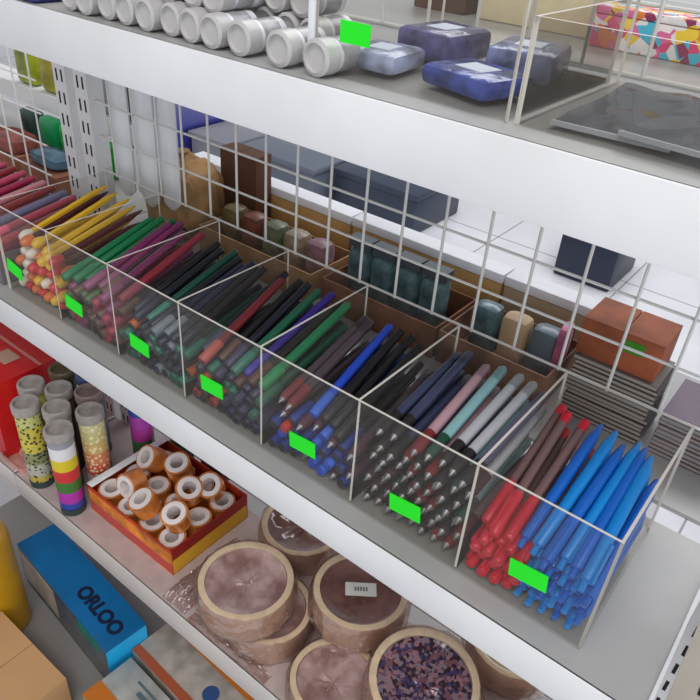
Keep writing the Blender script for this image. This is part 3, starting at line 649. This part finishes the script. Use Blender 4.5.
# big wrapped tape rolls
cream = mat('cream_tape_edge', (226, 200, 168), .25, coat=.6, noise=.05, nscale=80)
film_in = mat('pinkish_wrapped_face', (206, 176, 172), .12, noise=.35, nscale=26, bump=.9, coat=.5, rgb2=(142, 104, 100))
film_br = mat('brownish_wrapped_face', (150, 110, 104), .12, nscale=16, bump=.9, coat=.5, rgb2=(104, 64, 58))
film_dk = confetti('dark_speckled_face', [(60, 34, 46), (150, 110, 120), (70, 60, 100), (120, 80, 90), (50, 40, 50), (130, 112, 124)], 230, .15)
wrap = clear('crinkled_film', tint=(232, 216, 212), haze=.16, gloss=.25, rough=.1, bump=.8, nscale=45, hazecol=(214, 180, 172))
def bigroll(x, y, z, tilt, label, face, ro=.064, h=.044, sticker=False, wr=True):
    r = thing('wrapped_tape_roll', label, 'tape roll', (x, y, z), tilt); ri = ro * .865
    MB().lathe([(ri, 0), (ro, 0), (ro * 1.01, h * .5), (ro, h), (ro * .96, h + .001), (ri, h)], cream, 40, closed=True).build('tape', r)
    b = MB(); bm = b.bm; n = 14; rings = []
    rnd = random.Random(label)
    c = bm.verts.new((0, 0, h * .72))
    for q in range(1, 8):
        rad = ri * .99 * q / 7; rings.append([bm.verts.new((rad * math.cos(2 * PI * k / 32), rad * math.sin(2 * PI * k / 32), h * (.72 + .2 * (q / 7) ** 3) + (rnd.uniform(-.0022, .0022) if q < 7 else 0))) for k in range(32)])
    for k in range(32): bm.faces.new((c, rings[0][k], rings[0][(k + 1) % 32]))
    for q in range(6):
        for k in range(32): bm.faces.new((rings[q][k], rings[q + 1][k], rings[q + 1][(k + 1) % 32], rings[q][(k + 1) % 32]))
    i = b.mi(face)
    for f in bm.faces: f.material_index = i; f.smooth = True
    b.build('shrink_film_face', r)
    if wr:
        w_ = MB(); prof = [(ro * 1.03, .001), (ro * 1.07, h * .3), (ro * 1.05, h * .8), (ro * 1.0, h * 1.06)]
        w_.lathe(prof[:1] + prof, wrap, 40) if False else None
        bm = w_.bm; rg = []
        for (rad, zz) in prof: rg.append([bm.verts.new(((rad + rnd.uniform(0, .004)) * math.cos(2 * PI * k / 40), (rad + rnd.uniform(0, .004)) * math.sin(2 * PI * k / 40), zz + rnd.uniform(-.0005, .0005) * (zz > .002))) for k in range(40)])
        for q in range(3):
            for k in range(40): bm.faces.new((rg[q][k], rg[q][(k + 1) % 40], rg[q + 1][(k + 1) % 40], rg[q + 1][k]))
        i = w_.mi(wrap)
        for f in bm.faces: f.smooth = False
        w_.build('plastic_wrap', r)
    if sticker:
        st = MB().box(-.021, .021, -.0105, .0105, h * .96, h * .96 + .0006, mat('white_sticker', (228, 226, 220), .5)).build('label_sticker', r)
        s = MB()
        for k in range(5): s.box(-.0085 + k * .0038, -.0062 + k * .0038, -.003, .0035, h * .96 + .0006, h * .96 + .0009, mat('grey_ink', (110, 120, 118), .6))
        s.build('sticker_print', st)
    return r
z0 = ZB + .001
bigroll(-.385, .048, z0, (0, 0, 0), 'lower wrapped tape roll of the front left pair', film_in, ro=.059)
bigroll(-.413, .032, z0 + .050, (0, 0, 0), 'upper wrapped tape roll of the front left pair, pinkish film', film_in)
bigroll(-.287, .122, z0 + .050, (0, 0, .66), 'wrapped tape roll with small white label, in the middle', film_br, sticker=True)
bigroll(-.300, .142, z0, (0, 0, 0), 'wrapped tape roll lying under the one with white label', film_br, ro=.058)
bigroll(-.250, .012 + .014, z0 + .0, (0, 0, 0), 'low wrapped tape roll at the shelf front between the stacks', film_in, ro=.057)
bigroll(-.150, .066, z0 + .056, (.08, .06, 0), 'wrapped tape roll with dark purple speckled face', film_dk, ro=.066, h=.05)
bigroll(-.130, .085, z0, (0, 0, 0), 'wrapped tape roll lying under the dark speckled one', film_in, ro=.056)
bigroll(-.45, .192, z0, (0, 0, 0), 'wrapped tape roll at the back, just under the pen shelf edge', film_br)
bigroll(-.10, .235, z0, (0, 0, 0), 'wrapped tape roll at the back right, behind the speckled one', mat('olive_cream_film', (170, 150, 110), .3, noise=.2))
bigroll(-.01, .10, z0, (0, 0, 0), 'wrapped tape roll at the right end of the lower shelf', mat('beige_film', (206, 190, 150), .3, noise=.15), ro=.058)
# crinkled clear bag filling the gaps
def film_heap(name, label, x0, x1, y0, y1, z, hz, seed, m):
    b = MB(); bm = b.bm; nx, ny = 34, 20; rnd = random.Random(seed); g = []
    for i in range(nx + 1):
        col = []
        for j in range(ny + 1):
            u, v = i / nx, j / ny; e = min(u, 1 - u, v, 1 - v) * 6
            col.append(bm.verts.new((x0 + (x1 - x0) * u - (x0 + x1) / 2, y0 + (y1 - y0) * v - (y0 + y1) / 2, min(1, e) * hz * (.55 + .45 * rnd.random()))))
        g.append(col)
    for i in range(nx):
        for j in range(ny): bm.faces.new((g[i][j], g[i + 1][j], g[i + 1][j + 1], g[i][j + 1])).smooth = True
    b.mi(m); o = b.build(name); o.location = ((x0 + x1) / 2, (y0 + y1) / 2, z); tag(o, label, 'plastic film'); return o
film_heap('crumpled_film', 'crumpled pinkish clear film on the shelf beside the display box', -.535, -.488, -.018, .13, ZB + .0006, .02, 2, wrap)
film_heap('crumpled_film', 'crumpled clear film at the shelf front before the tape rolls', -.48, -.33, -.021, -.017 + .012, ZB + .0006, .012, 4, wrap)

# ================================================================ base deck goods
ZD = -.668
bl = mat('blue_gloss_card', (10, 112, 176), .35, noise=.08, nscale=10); cy = mat('cyan_card', (40, 190, 255), .35); nv = mat('navy_edge', (10, 40, 70), .5)
bb = thing('glue_box', 'long blue box with dark lettering and cyan end below the lower shelf', 'box', (-.782, -.018, ZD + .0005), (0, 0, -.09))
L2, W2, H2 = .1525, .038, .105
MB().box(-L2, L2, -W2, W2, H2 - .003, H2, bl).build('top_panel', bb)
tag(MB().box(L2 - .002, L2, -W2 + .001, W2 - .001, .012, H2 - .003, cy).build('end_panel', bb), 'bright cyan end')
MB().box(-L2, -L2 + .002, -W2 + .001, W2 - .001, .0, H2 - .003, bl).build('end_panel', bb)
MB().box(-L2 + .002, L2 - .002, W2 - .002, W2, 0, H2 - .003, bl).build('back_panel', bb)
MB().box(-L2 + .002, L2, -W2, W2 - .002, 0, .002, nv).build('bottom_panel', bb)
fp = MB(); fp.box(-L2 + .002, L2 - .002, -W2, -W2 + .002, .002, H2 - .003, mat('printed_front', (120, 122, 124), .4, nscale=14, rgb2=(60, 70, 90))); fp.build('front_panel', bb)
MB().box(-L2 + .01, -.02, -W2 - .0012, -W2 - .0002, .02, H2 - .01, mat('pale_print', (182, 170, 158), .5, noise=.1)).build('printed_window', bb)
MB().box(.06, .13, -W2 - .0012, -W2 - .0002, H2 - .03, H2 - .006, mat('green_print', (40, 130, 110), .5, noise=.1)).build('printed_band', bb)
MB().box(L2 - .001, L2 + .0012, -W2, W2, 0, .012, nv).build('end_edge', bb)
text_mesh('lettering', 'ORLOO', .034, mat('navy_ink', (6, 26, 62), .5), bb, (.076, -.004, H2 + .0004), bold=.0016)
r = carton('carton', 'plain kraft carton at the bottom left corner', -.842, -.655, -.40, -.130, ZD + .0005, ZD + .085, mat('light_kraft', (206, 160, 112), .8, noise=.04, nscale=8))
r = thing('bottle', 'yellow squeeze bottle with dark cap at the left edge', 'bottle', (-.884, -.112, ZD + .0005))
MB().lathe([(0, 0), (.036, 0), (.040, .004), (.041, .215), (.038, .235), (.030, .247), (.024, .255), (.024, .2599)], mat('mustard_plastic', (196, 146, 22), .3), 26).build('bottle_body', r)
MB().lathe([(.0255, .2603), (.027, .262), (.026, .275), (.012, .284), (0, .285)], mat('dark_cap', (56, 36, 40), .4), 22).build('cap', r)
# white and orange flat boxes at the bottom
orange = mat('orange_print', (206, 116, 30), .5); wtop = mat('grey_white_print', (184, 184, 180), .45, noise=.15, nscale=25)
r = thing('flat_box', 'grey white flat box with green dot and orange corner at the bottom edge', 'box', (-.545, -.085, ZD + .0005), (0, 0, -.05))
MB().box(-.075, .12, -.045, .045, 0, .07, wtop, bev=.001).build('body', r)
MB().box(-.0752, -.02, -.0452, -.012, .0702, .0708, orange).build('orange_panel', r)
MB().lathe([(0, .0702), (.0085, .0702), (.0085, .071), (0, .0711)], mat('green_dot', (20, 130, 30), .5), 20, mx=Matrix.Translation((.03, -.008, 0))).build('green_dot', r)
MB().box(-.015, .012, .012, .02, .0702, .0706, mat('dark_print', (90, 110, 116), .5)).box(-.03, .06, .026, .03, .0702, .0706, mat('dark_print', (90, 110, 116), .5)).build('print', r)
r = thing('flat_box', 'flat box with orange stripe and blue print behind the grey white one', 'box', (-.505, .012, ZD + .0005), (0, 0, -.05))
MB().box(-.12, .10, -.045, .045, 0, .07, mat('warm_grey_print', (178, 168, 158), .45, noise=.15, nscale=30), bev=.001).build('body', r)
MB().box(-.12, .10, .028, .0452, .0702, .0708, orange).build('orange_stripe', r)
MB().box(-.12, .09, -.045, -.03, .0702, .0707, mat('brick_print', (170, 84, 50), .5)).build('brick_stripe', r)
MB().lathe([(0, .0702), (.014, .0702), (.014, .071), (0, .0711)], mat('blue_print', (44, 76, 130), .5), 20, mx=Matrix.Translation((.035, -.005, 0))).build('blue_print', r)
MB().box(.055, .10, -.03, .0, .0702, .0708, mat('red_print', (190, 50, 30), .5)).build('red_print', r)

# the whole place stands on the floor at height zero
for o in list(C.objects):
    if o.parent is None: o.location.z += .82
